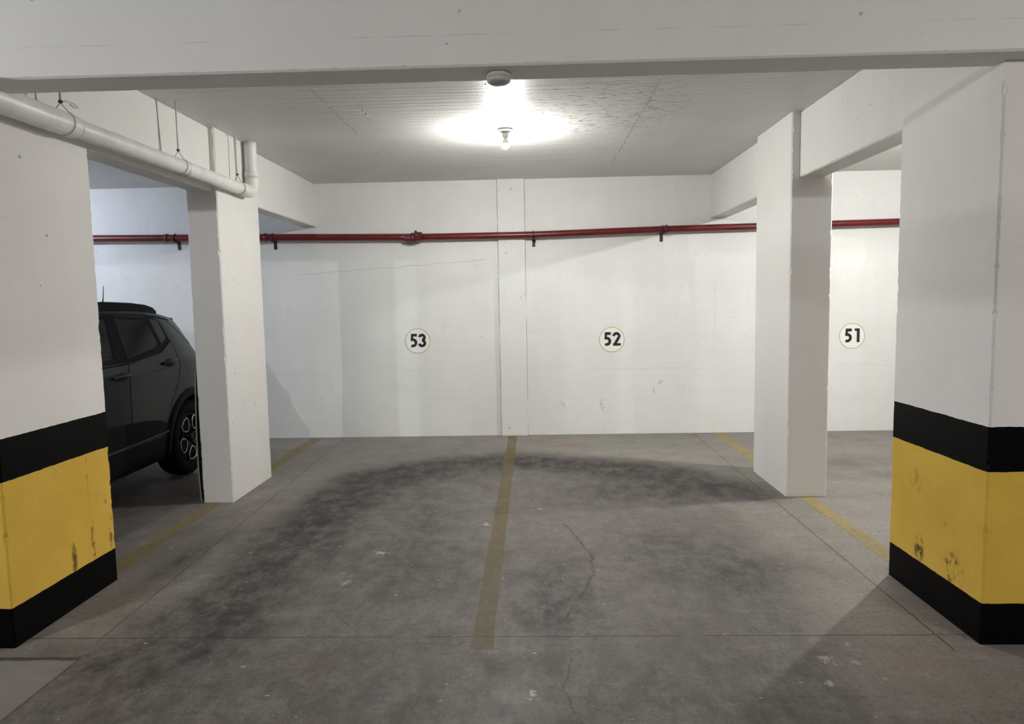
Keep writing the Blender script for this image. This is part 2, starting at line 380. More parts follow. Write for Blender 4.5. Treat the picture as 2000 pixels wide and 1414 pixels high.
M['rim_dark'] = simple('dark_rim_paint', (.005, .005, .005), .45, .0, .2)
M['rim_bright'] = simple('machined_rim_edge', (.55, .55, .56), .35, .7)
M['chrome'] = simple('brushed_car_metal', (.35, .35, .36), .3, .9)
M['lamp_red'] = simple('red_lamp_lens', (.16, .006, .008), .15)
M['lamp_clear'] = simple('clear_lamp_lens', (.30, .31, .32), .12)
M['chrome_dark'] = simple('dark_sill_strip', (.022, .022, .022), .45, 0)
M['plate'] = simple('grey_number_plate', (.5, .5, .5), .5)

def bulb_material(name, color, strength):
    n = N(name); n.set(color=(.8, .8, .8), emis=color, estr=strength); return n.m

# ------------------------------------------------------------------ camera
H = 1.58
pitch, yaw, roll = -0.08897, 0.02983, -0.01864
fwd = Vector((-sin(yaw), cos(yaw), 0)); rgt = Vector((cos(yaw), sin(yaw), 0)); upv = Vector((0, 0, 1))
f2 = fwd * cos(pitch) + upv * sin(pitch); u2 = upv * cos(pitch) - fwd * sin(pitch)
r3 = rgt * cos(roll) + u2 * sin(roll); u3 = u2 * cos(roll) - rgt * sin(roll)
cam = bpy.data.objects.new('camera', bpy.data.cameras.new('camera'))
mw = Matrix((r3, u3, -f2)).transposed().to_4x4(); mw.translation = Vector((0, 0, H))
cam.matrix_world = mw
cam.data.sensor_width = 36; cam.data.lens = 1358.1 / 2000 * 36; cam.data.clip_start = .05
COL.objects.link(cam); scene.camera = cam

# ------------------------------------------------------------------ shell
D, HC = 8.047, 2.945
XL, XR, YF = -7.2, 7.2, -6.2

def seg_dist(p, a, b):
    ax, ay = a; bx, by = b; dx, dy = bx - ax, by - ay
    t = max(0, min(1, ((p[0] - ax) * dx + (p[1] - ay) * dy) / (dx * dx + dy * dy)))
    return math.hypot(p[0] - ax - t * dx, p[1] - ay - t * dy)
ARC = [(-1.75, 2.6), (-1.70, 3.3), (-1.66, 3.9), (-1.62, 4.7), (-1.58, 5.5), (-1.42, 6.15), (-1.1, 6.5), (-.70, 6.70), (.08, 6.72), (.75, 6.45), (1.25, 6.02), (1.62, 5.55)]
BLOBS = [(-.80, 4.75, .13, .55, .45), (-.76, 3.85, .22, .3, .35), (.12, 3.75, .16, .35, .4), (.13, 3.33, .15, .25, .4), (1.0, 5.6, .5, .35, .5), (1.25, 3.88, .42, .34, .62), (.80, 4.25, .32, .40, .42), (.1, 3.55, .22, .4, .35),
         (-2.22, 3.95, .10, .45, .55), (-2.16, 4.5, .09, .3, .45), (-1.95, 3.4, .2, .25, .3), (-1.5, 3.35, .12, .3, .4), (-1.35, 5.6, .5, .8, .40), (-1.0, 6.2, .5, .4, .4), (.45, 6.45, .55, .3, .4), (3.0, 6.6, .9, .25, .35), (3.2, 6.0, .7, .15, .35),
         (-1.95, 2.93, .16, .13, .5), (-2.25, 3.02, .2, .08, .5), (.2, 2.5, .8, .5, .22), (-1.2, 2.5, .7, .6, .25), (-1.2, 4.3, .5, .5, .2), (1.3, 2.3, .7, .3, .15), (-3.7, 5.0, 1.0, 1.3, .85), (-3.3, 4.0, .7, .6, .5)]  # the entries by the car are its shade painted into the floor
def stain_shade(x, y):
    # ground-in dirt where cars drive and turn; the strips by the wall and columns stay cleaner
    w0 = .22 * mnoise.noise(Vector((x * 1.1, y * 1.1, 5))) + .08 * mnoise.noise(Vector((x * 4, y * 4, 5)))
    e = min(x + 1.85, 1.60 - x, 6.75 - .12 * x * x - y) + w0
    t0 = max(0, min(1, (e + .12) / .45)); s = .47 * t0 * t0 * (3 - 2 * t0)
    t1 = max(0, min(1, (3.3 - y + w0) / .9)); s = max(s, .46 * t1 * t1 * (3 - 2 * t1))
    s += .16 * mnoise.noise(Vector((x * .9, y * .9, 17))) * (1 if s > .05 else .4); s = max(0, s)
    if -2.6 < x < 2.4:
        d = min(seg_dist((x, y), ARC[i], ARC[i + 1]) for i in range(len(ARC) - 1))
        d += .10 * mnoise.noise(Vector((x * 1.7, y * 1.7, 0))) + .05 * mnoise.noise(Vector((x * 6, y * 6, 3)))
        tt = max(0, min(1, (d - .10) / .40)); sa = .88 * (1 - tt * tt * (3 - 2 * tt))
        sa *= max(0, min(1, (y - 2.2) / 2.6)) * .5 + .5
        s = 1 - (1 - s) * (1 - sa)
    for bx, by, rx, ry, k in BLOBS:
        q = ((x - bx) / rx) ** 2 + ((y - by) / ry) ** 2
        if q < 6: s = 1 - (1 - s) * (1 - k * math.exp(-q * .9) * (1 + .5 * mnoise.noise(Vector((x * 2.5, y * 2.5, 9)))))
    return max(0, min(.95, s))

def make_floor():
    xs = [XL] + [-5 + .5 * i for i in range(5)] + [-2.6 + .04 * i for i in range(int(6.2 / .04) + 1)] + [4, 5, 6, XR]
    ys = [YF, -4, -2, 0] + [1.2 + .04 * i for i in range(int((D - 1.2) / .04) + 1)] + [D + .05]
    me = bpy.data.meshes.new('floor')
    vs = [(x, y, 0) for y in ys for x in xs]; n = len(xs)
    fs = [(j * n + i, j * n + i + 1, (j + 1) * n + i + 1, (j + 1) * n + i) for j in range(len(ys) - 1) for i in range(n - 1)]
    me.from_pydata(vs, [], fs)
    a = me.attributes.new('stain_shade', 'FLOAT', 'POINT')
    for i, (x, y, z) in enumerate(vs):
        a.data[i].value = stain_shade(x, y)
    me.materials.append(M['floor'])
    o = bpy.data.objects.new('floor', me); COL.objects.link(o)
    return tag(o, kind='structure')
make_floor()
struct('ceiling', MB().box(XL - .1, XR + .1, YF - .1, D + .1, HC, HC + .15), M['ceiling'])
struct('wall_back', MB().box(XL, XR, D, D + .15, -.05, HC + .02), M['back_wall'])
struct('wall_left', MB().box(XL - .15, XL, YF, D + .1, -.05, HC + .02), M['side_wall'])
struct('wall_right', MB().box(XR, XR + .15, YF, D + .1, -.05, HC + .02), M['side_wall'])
struct('wall_front', MB().box(XL, XR, YF - .15, YF, -.05, HC + .02), M['side_wall'])

def rough_prism(poly, z0, z1, step=.09, amp=.004, chip=.006, seed=0):
    """a cast concrete upright or beam: a closed outline extruded in z, its arrises slightly chipped"""
    mb = MB(); nz = max(2, int((z1 - z0) / .022)); out = []
    P = [Vector((*p, 0)) for p in poly]
    ring = []
    for i, p in enumerate(P):
        a = P[i - 1]; b = P[(i + 1) % len(P)]
        ring.append((p + (a - p).normalized() * .009, p, 1)); ring.append((p + (b - p).normalized() * .009, p, 1))
    m = len(ring)
    for k in range(nz + 1):
        z = z0 + (z1 - z0) * k / nz
        for j, (q, c, e) in enumerate(ring):
            w = mnoise.noise(Vector((c.x * 3 + seed, c.y * 3 + j // 2 * 7, z * 9)))
            w2 = mnoise.noise(Vector((c.x * 3 + seed + 40, c.y * 3 + j // 2 * 7, z * 45)))
            t = max(0, w * .8 + w2 * 1.1 - .12)
            d = (q - c).normalized()
            r = c + d * (.008 + chip * 2 * t)
            out.append((r.x, r.y, z))
    fs = [(k * m + j, k * m + (j + 1) % m, (k + 1) * m + (j + 1) % m, (k + 1) * m + j) for k in range(nz) for j in range(m)]
    mb.add(out, fs); mb.add(out[:m], [list(range(m))[::-1]]); mb.add(out[-m:], [list(range(m))])
    return mb

def rect(x0, x1, y0, y1): return [(x0, y0), (x1, y0), (x1, y1), (x0, y1)]

# far columns, rising to the slab and standing a little proud of the beams
struct('concrete_column', rough_prism(rect(-2.668, -2.421, 5.408, 6.228), 0, HC, seed=1), M['column'],
       'plain white column beside the dark car, in front of the left stretch of red pipe', 'column', 'plain white columns between the bays')
struct('concrete_column', rough_prism([(1.972, 5.408), (2.286, 5.408), (2.286, 6.235), (1.978, 6.235)], 0, HC, seed=2), M['column'],
       'plain white column between the painted numbers 52 and 51', 'column', 'plain white columns between the bays')
# near columns with black and yellow bands
struct('concrete_column', rough_prism(rect(-2.80, -2.439, 3.053, 3.865), 0, 2.456, seed=3).box(-2.792, -2.45, 3.058, 3.155, 2.40, 2.550), M['band_column'],
       'black and yellow banded white column hiding the front of the dark car', 'column', 'hazard banded columns by the driveway')
def right_near_column():
    mb = rough_prism(rect(1.987, 2.36, 3.053, 3.863), 0, 2.456, seed=4)
    # jacket carried up past the beam with a sloping top
    x0, x1 = 1.990, 2.034
    prof = [(3.055, 2.40), (3.860, 2.40), (3.860, 2.502), (3.46, 2.536), (3.124, 2.571), (3.055, 2.58)]
    k = len(prof)
    vs = [(x0, y, z) for y, z in prof] + [(x1, y, z) for y, z in prof]
    mb.add(vs, [list(range(k))[::-1], list(range(k, 2 * k))] + [(i, (i + 1) % k, k + (i + 1) % k, k + i) for i in range(k)])
    mb.box(2.00, 2.352, 3.058, 3.155, 2.40, 2.550)
    return mb
struct('concrete_column', right_near_column(), M['band_column'],
       'black and yellow banded white column on the right, past the number 51', 'column', 'hazard banded columns by the driveway')

def beam_mb(x0, x1, y0, y1, z0, z1, grooves=()):
    # outline in y/x extruded along z would chip the wrong arrises: build lengthwise
    along_y = (y1 - y0) > (x1 - x0)
    L0, L1 = (y0, y1) if along_y else (x0, x1)
    A0, A1 = (x0, x1) if along_y else (y0, y1)
    src = rough_prism([(A0, z0), (A1, z0), (A1, z1), (A0, z1)], L0, L1, .08, .003, .0035, seed=x0)
    mb = MB(); mb.f = src.f; mb.sm = src.sm
    mb.v = [((a, l, z) if along_y else (l, a, z)) for a, z, l in src.v]
    return mb
left_beam = beam_mb(-2.618, -2.462, 3.08, D, 2.456, HC)
struct('ceiling_beam', left_beam, M['beam'], 'white beam over the left row of columns, carrying the white drain pipe', 'beam')
struct('ceiling_beam', beam_mb(2.036, 2.226, 3.08, D, 2.462, HC), M['beam'], 'white beam over the right row of columns', 'beam')
struct('ceiling_beam', beam_mb(XL, XR, 2.944, 3.142, 2.538, HC), M['beam'], 'wide white beam crossing the top of the view, with the round sensor under it', 'beam')
# upright formwork joints standing on the left beam face
gm = MB()
gm.tube([(-2.461, 4.662, HC), (-2.461, 4.695, 2.57)], .0032, 6)
gm.tube([(-2.461, 3.50, HC), (-2.461, 3.515, 2.57)], .0032, 6)
struct('trim_1', gm, M['wire'])
struct('trim_2', MB().tube([(-2.4205, 5.78, HC), (-2.4205, 5.785, 2.57)], .005, 6), M['wire'])
# pilaster on the back wall
struct('wall_pilaster', MB().box(-.374, -.066, D - .036, D + .02, 0, HC), M['back_wall'], bevel=.004)

# ------------------------------------------------------------------ floor lines
def floor_line(x0, x1, y0, y1, mat, label, bend=0.):
    mb = MB(); n = 40; vs = []
    for i in range(n + 1):
        t = i / n; y = y0 + (y1 - y0) * t
        w = .006 * mnoise.noise(Vector((x0, y * 5, 0))); w2 = .006 * mnoise.noise(Vector((x1 + 9, y * 5, 0)))
        o = bend * (1 - t)
        vs += [(x0 + w + o, y, .0015), (x1 + w2 + o, y, .0015)]
    mb.add(vs, [(2 * i, 2 * i + 1, 2 * i + 3, 2 * i + 2) for i in range(n)])
    return tag(mb.build('parking_line', mat), label, 'floor line', 'yellow bay lines painted on the floor')
floor_line(-.295, -.195, 3.02, D - .04, M['line_faded'], 'faded yellow floor line running to the pilaster between numbers 53 and 52', -.008)
floor_line(-2.63, -2.515, 3.87, 5.40, M['line_old'], 'faint yellow floor line from the left banded column to the white column', .04)
floor_line(-2.62, -2.49, 6.235, D - .005, M['line_old'], 'short faint yellow floor line behind the white column by the car')
floor_line(2.075, 2.178, 3.87, 5.40, M['line_worn'], 'worn yellow floor line from the right banded column to the white column')
floor_line(2.085, 2.18, 6.24, D - .005, M['line_worn'], 'short yellow floor line between the right white column and the back wall')

# ------------------------------------------------------------------ bay numbers
def arc(cx, cy, rx, ry, a0, a1, n=18):
    return [(cx + rx * cos(radians(a0 + (a1 - a0) * i / n)), cy + ry * sin(radians(a0 + (a1 - a0) * i / n))) for i in range(n + 1)]
def stroke(mb, pts, w, th=.0012, flat_ends=None):
    P = [Vector((p[0], p[1])) for p in pts]; L = []; Rr = []
    for i, p in enumerate(P):
        t = (P[min(i + 1, len(P) - 1)] - P[max(i - 1, 0)]).normalized(); nn = Vector((-t.y, t.x))
        L.append(p + nn * w / 2); Rr.append(p - nn * w / 2)
    return L, Rr
GL = {
    '5': [([(.155, .895), (.555, .895)], .21), ([(.215, 1.0), (.165, .47)], .17), (arc(.235, .335, .235, .235, 118, -118), .20)],
    '3': [(arc(.265, .715, .185, .185, 172, -88), .20), (arc(.265, .295, .205, .200, 92, -172), .20)],
    '2': [(arc(.30, .70, .20, .20, 178, -38), .20), ([(.45, .575), (.13, .05)], .20), ([(.04, .09), (.60, .09)], .18)],
    '1': [([(.36, 0.), (.36, 1.)], .20), ([(.10, .91), (.36, .91)], .18)],
}
def numeral(ch, s):
    mb = MB(); top = .0024
    for k, (pts, w) in enumerate(GL[ch]):
        L, Rr = stroke(mb, pts, w); n = len(L); y = -top - .0001 * k
        vs = [(p.x * s, y, p.y * s) for p in L] + [(p.x * s, y, p.y * s) for p in Rr] + [(p.x * s, 0, p.y * s) for p in L] + [(p.x * s, 0, p.y * s) for p in Rr]
        fs = []
        for i in range(n - 1):
            fs += [(i, i + 1, n + i + 1, n + i), (i, 2 * n + i, 2 * n + i + 1, i + 1), (n + i, n + i + 1, 3 * n + i + 1, 3 * n + i)]
        fs += [(0, n, 3 * n, 2 * n), (n - 1, 3 * n - 1, 4 * n - 1, 2 * n - 1)]
        mb.add(vs, fs)
    return mb
def bay_number(txt, x, z, label, rot=0., ring_r=.147, dy=0.):
    t = empty('bay_number_sign', (x, D - .0005, z), label, 'painted number', 'bay numbers on the back wall')
    MB().lathe([(.0001, -.0008), (ring_r - .004, -.0008), (ring_r - .004, .0)], axis='y', n=64, smooth=False).build('disc', M['disc'], t)
    MB().lathe([(ring_r - .009, 0), (ring_r - .009, -.0016), (ring_r, -.0016), (ring_r, 0)], axis='y', n=72, smooth=False).build('ring', M['ring'], t)
    s = .158
    wid = {'5': .60, '3': .62, '2': .62, '1': .56}
    x0 = -(.60 + wid[txt[1]] + .05) * s / 2
    for i, ch in enumerate(txt):
        o = numeral(ch, s).build('numeral', M['digit'], t)
        o.location = (x0 + i * .66 * s + .004, 0, -.073); o.rotation_euler = (0, rot, 0)
    return t
bay_number('53', -1.332, 1.125, 'black number 53 in a pale yellow ring on the back wall')
bay_number('52', .917, 1.104, 'black number 52 in a pale yellow ring on the back wall', -.02)
bay_number('51', 3.651, 1.099, 'black number 51 in a pale yellow ring on the back wall')

# ------------------------------------------------------------------ red fire pipe
PY = 7.968
PP = [(-7.19, 2.40), (-5., 2.373), (-3.02, 2.343), (-1.30, 2.311), (.02, 2.310), (1.5, 2.340), (2.52, 2.350), (3.45, 2.360), (7.19, 2.40)]
def pz(x):
    for (a, za), (b, zb) in zip(PP, PP[1:]):
        if a <= x <= b: return za + (zb - za) * (x - a) / (b - a)
pipe = empty('fire_pipe', (0, PY, 2.34), 'long red fire pipe along the back wall above the bay numbers', 'pipe')
def pp(x): return (x, 0, pz(x) - 2.34)
def run_pts(a, b, k=24): return [pp(a + (b - a) * i / k) for i in range(k + 1)]
MB().tube(run_pts(-7.19, -1.30), .040, 18).build('pipe_run', M['red'], pipe)
MB().tube(run_pts(-1.30, 7.19, 40), .038, 18).build('pipe_run', M['red'], pipe)
def collar(x, r, w):
    z = pz(x) - 2.34
    MB().lathe([(r * .75, -w / 2), (r, -w / 2 + .004), (r, w / 2 - .004), (r * .75, w / 2)], (x, 0, z), 'x', 24).build('collar', M['red'], pipe)
for x in (-4.175, -3.03, 1.525): collar(x, .048, .035)
c = empty('tmp'); bpy.data.objects.remove(c)
# union joint left of the middle: sleeve, nut and flange
mj = MB(); z = pz(-1.33) - 2.34
mj.lathe([(.03, -.14), (.046, -.13), (.050, -.06), (.056, -.055), (.058, -.02), (.04, -.015)], (-1.30, 0, z - .006), 'x', 24)
mj.lathe([(.03, -.02), (.054, -.015), (.060, .0), (.054, .02), (.052, .065), (.03, .075)], (-1.30, 0, z + .004), 'x', 12, False)
mj.build('union_joint', M['red'], pipe)
MB().tube([(-1.305, -.005, z + .052), (-1.305, -.005, z + .072)], .014, 8).build('joint_bolt', M['steel'], pipe)

def bracket(x, label, drop=.085):
    t = empty('pipe_mount', (x, D, pz(x)), label, 'pipe bracket', 'black brackets holding the red pipe')
    yb = -.0005
    MB().box(-.017, .017, yb - .006, yb, -.045 - drop, -.012).build('wall_strap', M['steel'], t)
    MB().box(-.017, .017, PY - D - .045, yb - .006, -.050, -.043).build('support_arm', M['steel'], t)
    w = PY - D
    pts = [(0, yb - .004, -.0435)] + [(0, w + .0435 * cos(a), .0435 * sin(a)) for a in [radians(-60 - 240 * i / 16 + 0) for i in range(17)]] + [(0, yb - .004, .047)]
    pts = [(0, w + .0435 * cos(radians(q)), .0435 * sin(radians(q))) for q in range(60, 301, 15)] + [(0, w + .03, -.043)]
    MB().tube(pts, .0055, 8).build('pipe_clamp', M['steel'], t)
    MB().tube([(0, yb - .012, -.10), (0, yb, -.10)], .008, 6).build('bolt', M['steel'], t)
    return t
bracket(-4.077, 'black bracket under the red pipe, between the near and far left columns')
bracket(-2.948, 'black bracket under the red pipe, just right of the left white column')
bracket(.033, 'black bracket under the red pipe, beside the pilaster')
bracket(1.484, 'black bracket under the red pipe, just left of the right white column')

# ------------------------------------------------------------------ white drain pipe on the left beam
PX = -2.36
dp = empty('hanging_drain_pipe', (PX, 4.5, 2.53), 'white plastic drain pipe slung along the left beam and turning up into the ceiling', 'pipe')
def dpz(y): return 2.512 + (y - 3.2) * .0055 - 2.53
def dq(y, dz=0): return (0, y - 4.5, dpz(y) + dz)
MB().tube([dq(YF + (3.62 - YF) * i / 16) for i in range(17)] + [dq(3.626), dq(3.63)], [.060] * 17 + [.0595, .052], 24).build('bell_end', M['pvc'], dp)
MB().tube([dq(3.6 + 2.1 * i / 30) for i in range(31)], .051, 24).build('pipe_run', M['pvc'], dp)
MB().tube([dq(4.775), dq(4.778), dq(4.85), dq(4.853)], [.050, .0535, .0535, .050], 24).build('coupling', M['pvc'], dp)
yv = 5.955; z0 = dpz(5.8)
el = [dq(5.69), dq(5.80)] + [(0, yv - .10 + .10 * sin(radians(a)) - 4.5, z0 + .10 - .10 * cos(radians(a))) for a in range(10, 91, 10)] + [(0, yv - 4.5, z0 + .13), (0, yv - 4.5, z0 + .15), (0, yv - 4.5, z0 + .17)]
MB().tube(el, .055, 24).build('elbow', M['pvc'], dp)
MB().tube([(0, yv - 4.5, z0 + .12), (0, yv - 4.5, z0 + .17), (0, yv - 4.5, z0 + .175)], [.058, .058, .051], 24).build('elbow_collar', M['pvc'], dp)
MB().tube([(0, yv - 4.5, z0 + .15 + (HC - 2.53 - z0 - .15) * i / 8) for i in range(9)], .050, 24).build('riser', M['pvc'], dp)

def hanger(y, label, hook=False):
    zc = dpz(y) + 2.53
    t = empty('pipe_hanger', (PX, y, HC), label, 'pipe hanger', 'hangers holding the drain pipe')
    zt = zc - HC
    MB().tube([(0, 0, 0), (0, 0, zt + .095)], .0055, 8).build('rod', M['pvc'] if not hook else M['zinc'], t)
    MB().lathe([(.001, 0), (.011, 0), (.011, .012), (.001, .012)], (0, 0, zt + .098), 'z', 6, False).build('nut', M['steel'], t)
    R = .0635 if hook else .0545
    a0 = [(R * sin(radians(q)), .018 * (1 if q < 180 else -1) * abs(cos(radians(q / 2))), zt + R * cos(radians(q))) for q in range(25, 336, 10)]
    MB().tube([(0, 0, zt + .098)] + a0 + [(0, 0, zt + .098)], .0022, 6).build('wire_strap', M['wire'], t)
    if hook:
        MB().tube([(0, .0, zt + .098), (.004, .03, zt + .115), (.01, .09, zt + .118), (.012, .125, zt + .105), (.01, .10, zt + .098), (.008, .06, zt + .106)], .0025, 6).build('wire_tail', M['wire'], t)
    return t
hanger(3.545, 'hanger with a bent wire tail at the near end of the white drain pipe', True)
hanger(4.72, 'thin rod hanger halfway along the white drain pipe')
hanger(5.665, 'thin rod hanger beside the riser of the white drain pipe')

# ------------------------------------------------------------------ sensor on the front beam
sn = empty('ceiling_sensor', (-.125, 3.05, 2.538), 'round white sensor under the wide front beam', 'sensor')
MB().lathe([(.001, 0), (.052, 0), (.053, -.004), (.053, -.018), (.050, -.020), (.001, -.020)], n=40).build('base', M['plastic'], sn)
MB().lathe([(.001, -.020), (.0505, -.020), (.0515, -.024), (.049, -.034), (.044, -.038), (.001, -.038)], n=40).build('cover', M['plastic'], sn)
MB().lathe([(.040, -.037), (.038, -.041), (.028, -.046), (.012, -.049), (.0005, -.0495)], n=32).build('lens', M['sensor_grey'], sn)

# ------------------------------------------------------------------ lamps
def lamp(x, y, label, mat, group='bare bulbs on the ceiling'):
    t = empty('ceiling_lamp', (x, y, HC), label, 'lamp', group)
    MB().lathe([(.001, 0), (.058, 0), (.060, -.004), (.058, -.014), (.048, -.022), (.030, -.025), (.001, -.025)], n=40).build('ceiling_rose', M['porcelain'], t)
    MB().lathe([(.001, -.024), (.028, -.024), (.026, -.05), (.022, -.066), (.019, -.068), (.001, -.068)], n=32).build('lamp_socket', M['porcelain'], t)
    MB().lathe([(.001, -.066), (.014, -.067), (.015, -.080), (.021, -.094), (.029, -.112), (.0315, -.121), (.001, -.121)], n=32).build('bulb_housing', M['porcelain'], t)
    MB().lathe([(.0312 * cos(radians(q)) + .0001, -.1215 - .036 * sin(radians(q))) for q in range(0, 91, 9)], n=32).build('bulb', mat, t)
    return t
def strength(p, area=.0066): return p / (pi * area)
B_MAIN = bulb_material('lit_bulb_white', (1., .985, .95), strength(50))
B_LEFT_FILL = bulb_material('fill_bulb_cool', (.74, .81, 1.), strength(46))
B_RIGHT = bulb_material('lit_bulb_right', (1., .99, .96), strength(70))
B_LANE = bulb_material('lit_bulb_lane', (1., .955, .91), strength(26))
B_LANE_R = bulb_material('lit_bulb_lane_right', (1., .955, .91), strength(52))
B_LANE_L = bulb_material('lit_bulb_lane_left', (.93, .955, 1.), strength(88))
lamp(-.19, 5.71, 'lit bare bulb on the ceiling over bays 53 and 52', B_MAIN)
lamp(-6.1, 6.4, 'unseen fill bulb added on the ceiling beyond the dark car', B_LEFT_FILL)  # unseen bulb added as weak cool fill for the left bay
lamp(3.65, 5.65, 'lit bare bulb on the ceiling over bay 51', B_RIGHT)
lamp(-4.15, 0., 'lit bare bulb on the driveway ceiling, ahead of the left banded column', B_LANE_L)
lamp(-.19, -1.2, 'lit bare bulb on the driveway ceiling behind the viewer', B_LANE)
lamp(3.65, 0., 'lit bare bulb on the driveway ceiling, ahead of the right banded column', B_LANE_R)

# ------------------------------------------------------------------ guard sheet on the left column
gd = empty('column_guard', (-2.668, 5.43, 0), 'bowed black rubber guard with a grey edge against the left white column', 'column guard')
def bow(z): return .012 + .016 * sin(pi * min(1, z / 1.06) ** .8) + .008 * (1 - z / 1.06)
ys_ = [0, .74]; zs = [1.06 * i / 24 for i in range(25)]
def sheet(o0, o1):
    mb = MB(); vs = []
    for z in zs:
        b = bow(z)
        vs += [(-b * o0 - (.002 if o0 == 0 else 0), ys_[0], z), (-b * o1 - (.010 if o1 > .9 and o0 > .9 else 0), ys_[0], z), (-b * o1 - (.010 if o1 > .9 and o0 > .9 else 0), ys_[1], z), (-b * o0 - (.002 if o0 == 0 else 0), ys_[1], z)]
    n = len(zs)
    fs = [(4 * i + k, 4 * i + (k + 1) % 4, 4 * i + 4 + (k + 1) % 4, 4 * i + 4 + k) for i in range(n - 1) for k in range(4)] + [(0, 1, 2, 3), tuple(4 * (n - 1) + k for k in range(4))]
    return mb.add(vs, fs)
sheet(0, .985).build('rubber_pad', M['rubber'], gd)
sheet(.99, 1.0).build('edge_sheet', M['guard_edge'], gd)
# ------------------------------------------------------------------ dark car in the left bay
car = empty('car', (-4.11, 5.05, 0), 'dark grey sport utility car parked behind the left columns, backed up to the wall', 'car')
# stations along the car (rear is +y): floor z, lower half width, belt z, belt half width, roof edge z, roof edge half width, roof z
ST = [(-2.30, .36, .50, .60, .46, .70, .30, .72), (-2.24, .28, .66, .68, .63, .80, .48, .83), (-2.12, .22, .78, .80, .75, .91, .58, .94), (-1.85, .21, .87, .90, .85, 1.00, .66, 1.03),
      (-1.30, .21, .905, .96, .885, 1.05, .70, 1.08), (-.95, .21, .905, 1.00, .885, 1.09, .72, 1.12), (-.62, .21, .905, 1.06, .885, 1.30, .72, 1.33), (-.25, .21, .905, 1.10, .885, 1.48, .67, 1.53),
      (.10, .21, .905, 1.10, .885, 1.515, .66, 1.585), (.6, .21, .905, 1.10, .885, 1.52, .655, 1.60), (1.0, .22, .905, 1.10, .885, 1.512, .655, 1.59), (1.3, .23, .905, 1.11, .872, 1.49, .645, 1.565),
      (1.55, .26, .885, 1.12, .825, 1.47, .605, 1.53), (1.72, .28, .83, 1.13, .765, 1.455, .560, 1.50), (1.80, .29, .79, 1.13, .73, 1.44, .535, 1.482), (1.86, .30, .755, 1.12, .70, 1.33, .575, 1.36),
      (1.93, .31, .72, 1.08, .665, 1.19, .625, 1.21), (2.00, .33, .68, .98, .63, 1.04, .585, 1.06), (2.05, .38, .60, .70, .56, .80, .50, .82)]
def station(y):
    y = max(ST[0][0], min(ST[-1][0], y))
    for i in range(len(ST) - 1):
        if ST[i][0] <= y <= ST[i + 1][0]: break
    a, b = ST[i], ST[i + 1]; p = ST[max(0, i - 1)]; q = ST[min(len(ST) - 1, i + 2)]
    h = b[0] - a[0]; t = (y - a[0]) / h; out = []
    for k in range(1, 8):
        d = (b[k] - a[k]) / h
        d0 = (a[k] - p[k]) / (a[0] - p[0]) if i > 0 else d
        d1 = (q[k] - b[k]) / (q[0] - b[0]) if i < len(ST) - 2 else d
        ma = 0 if d * d0 <= 0 else 2 * d * d0 / (d + d0)
        mb_ = 0 if d * d1 <= 0 else 2 * d * d1 / (d + d1)
        out.append((2 * t**3 - 3 * t * t + 1) * a[k] + (t**3 - 2 * t * t + t) * h * ma + (-2 * t**3 + 3 * t * t) * b[k] + (t**3 - t * t) * h * mb_)
    return out
def half_profile(y):
    zb, hl, zbe, hb, zre, hr, zro = station(y)
    zm = zb + (zbe - zb) * .55
    P = [(0, zb), (hl - .16, zb), (hl - .05, zb + .02), (hl - .015, zb + .14), (hl, zm), (hl - .003, zbe - .10 * (zbe - zb)), (hb, zbe), (hb + (hr - hb) * .5, zbe + (zre - zbe) * .5), (hr, zre), (hr - .055, zre + (zro - zre) * .55), (hr * .55, zro - (zro - zre) * .10), (0, zro)]
    for _ in range(2):
        Q = [P[0]]
        for a, b in zip(P, P[1:]):
            Q += [(a[0] * .75 + b[0] * .25, a[1] * .75 + b[1] * .25), (a[0] * .25 + b[0] * .75, a[1] * .25 + b[1] * .75)]
        P = Q + [P[-1]]
    return P
def side_x(y, z):
    P = half_profile(y)
    best = 0
    for a, b in zip(P, P[1:]):
        if min(a[1], b[1]) <= z <= max(a[1], b[1]) and abs(b[1] - a[1]) > 1e-6:
            best = max(best, a[0] + (b[0] - a[0]) * (z - a[1]) / (b[1] - a[1]))
    return best
def hull():
    mb = MB(); ys = [ST[0][0] + .035 * i for i in range(int((ST[-1][0] - ST[0][0]) / .035) + 1)] + [ST[-1][0]]
    rows = []
    for y in ys:
        P = half_profile(y)
        rows.append([(p[0], y, p[1]) for p in P] + [(-p[0], y, p[1]) for p in P[-2:0:-1]])
    n = len(rows[0]); vs_ = [p for r in rows for p in r]
    fs = [(i * n + k, i * n + (k + 1) % n, (i + 1) * n + (k + 1) % n, (i + 1) * n + k) for i in range(len(rows) - 1) for k in range(n)]
    mb.add(vs_, fs, True); mb.add(rows[0], [list(range(n))[::-1]]); mb.add(rows[-1], [list(range(n))])
    return mb
def top_z(y, x):
    P = half_profile(y)
    for a, b in zip(P[::-1], P[-2::-1]):
        if a[0] <= x <= b[0] + 1e-9: return a[1] + (b[1] - a[1]) * ((x - a[0]) / max(1e-9, b[0] - a[0]))
    return P[-1][1]
HUBS = [(1.34, .352), (-1.296, .352)]
def cut(o, cutters):
    for c_ in cutters:
        md = o.modifiers.new('cut', 'BOOLEAN'); md.operation = 'DIFFERENCE'; md.object = c_; md.solver = 'EXACT'
    bpy.context.view_layer.update()
    me = bpy.data.meshes.new_from_object(o.evaluated_get(bpy.context.evaluated_depsgraph_get()))
    o.modifiers.clear(); old = o.data; o.data = me; me.name = old.name
    for c_ in cutters:
        d_ = c_.data; bpy.data.objects.remove(c_); bpy.data.meshes.remove(d_)
body = hull().build('body', M['paint'])
cs = []
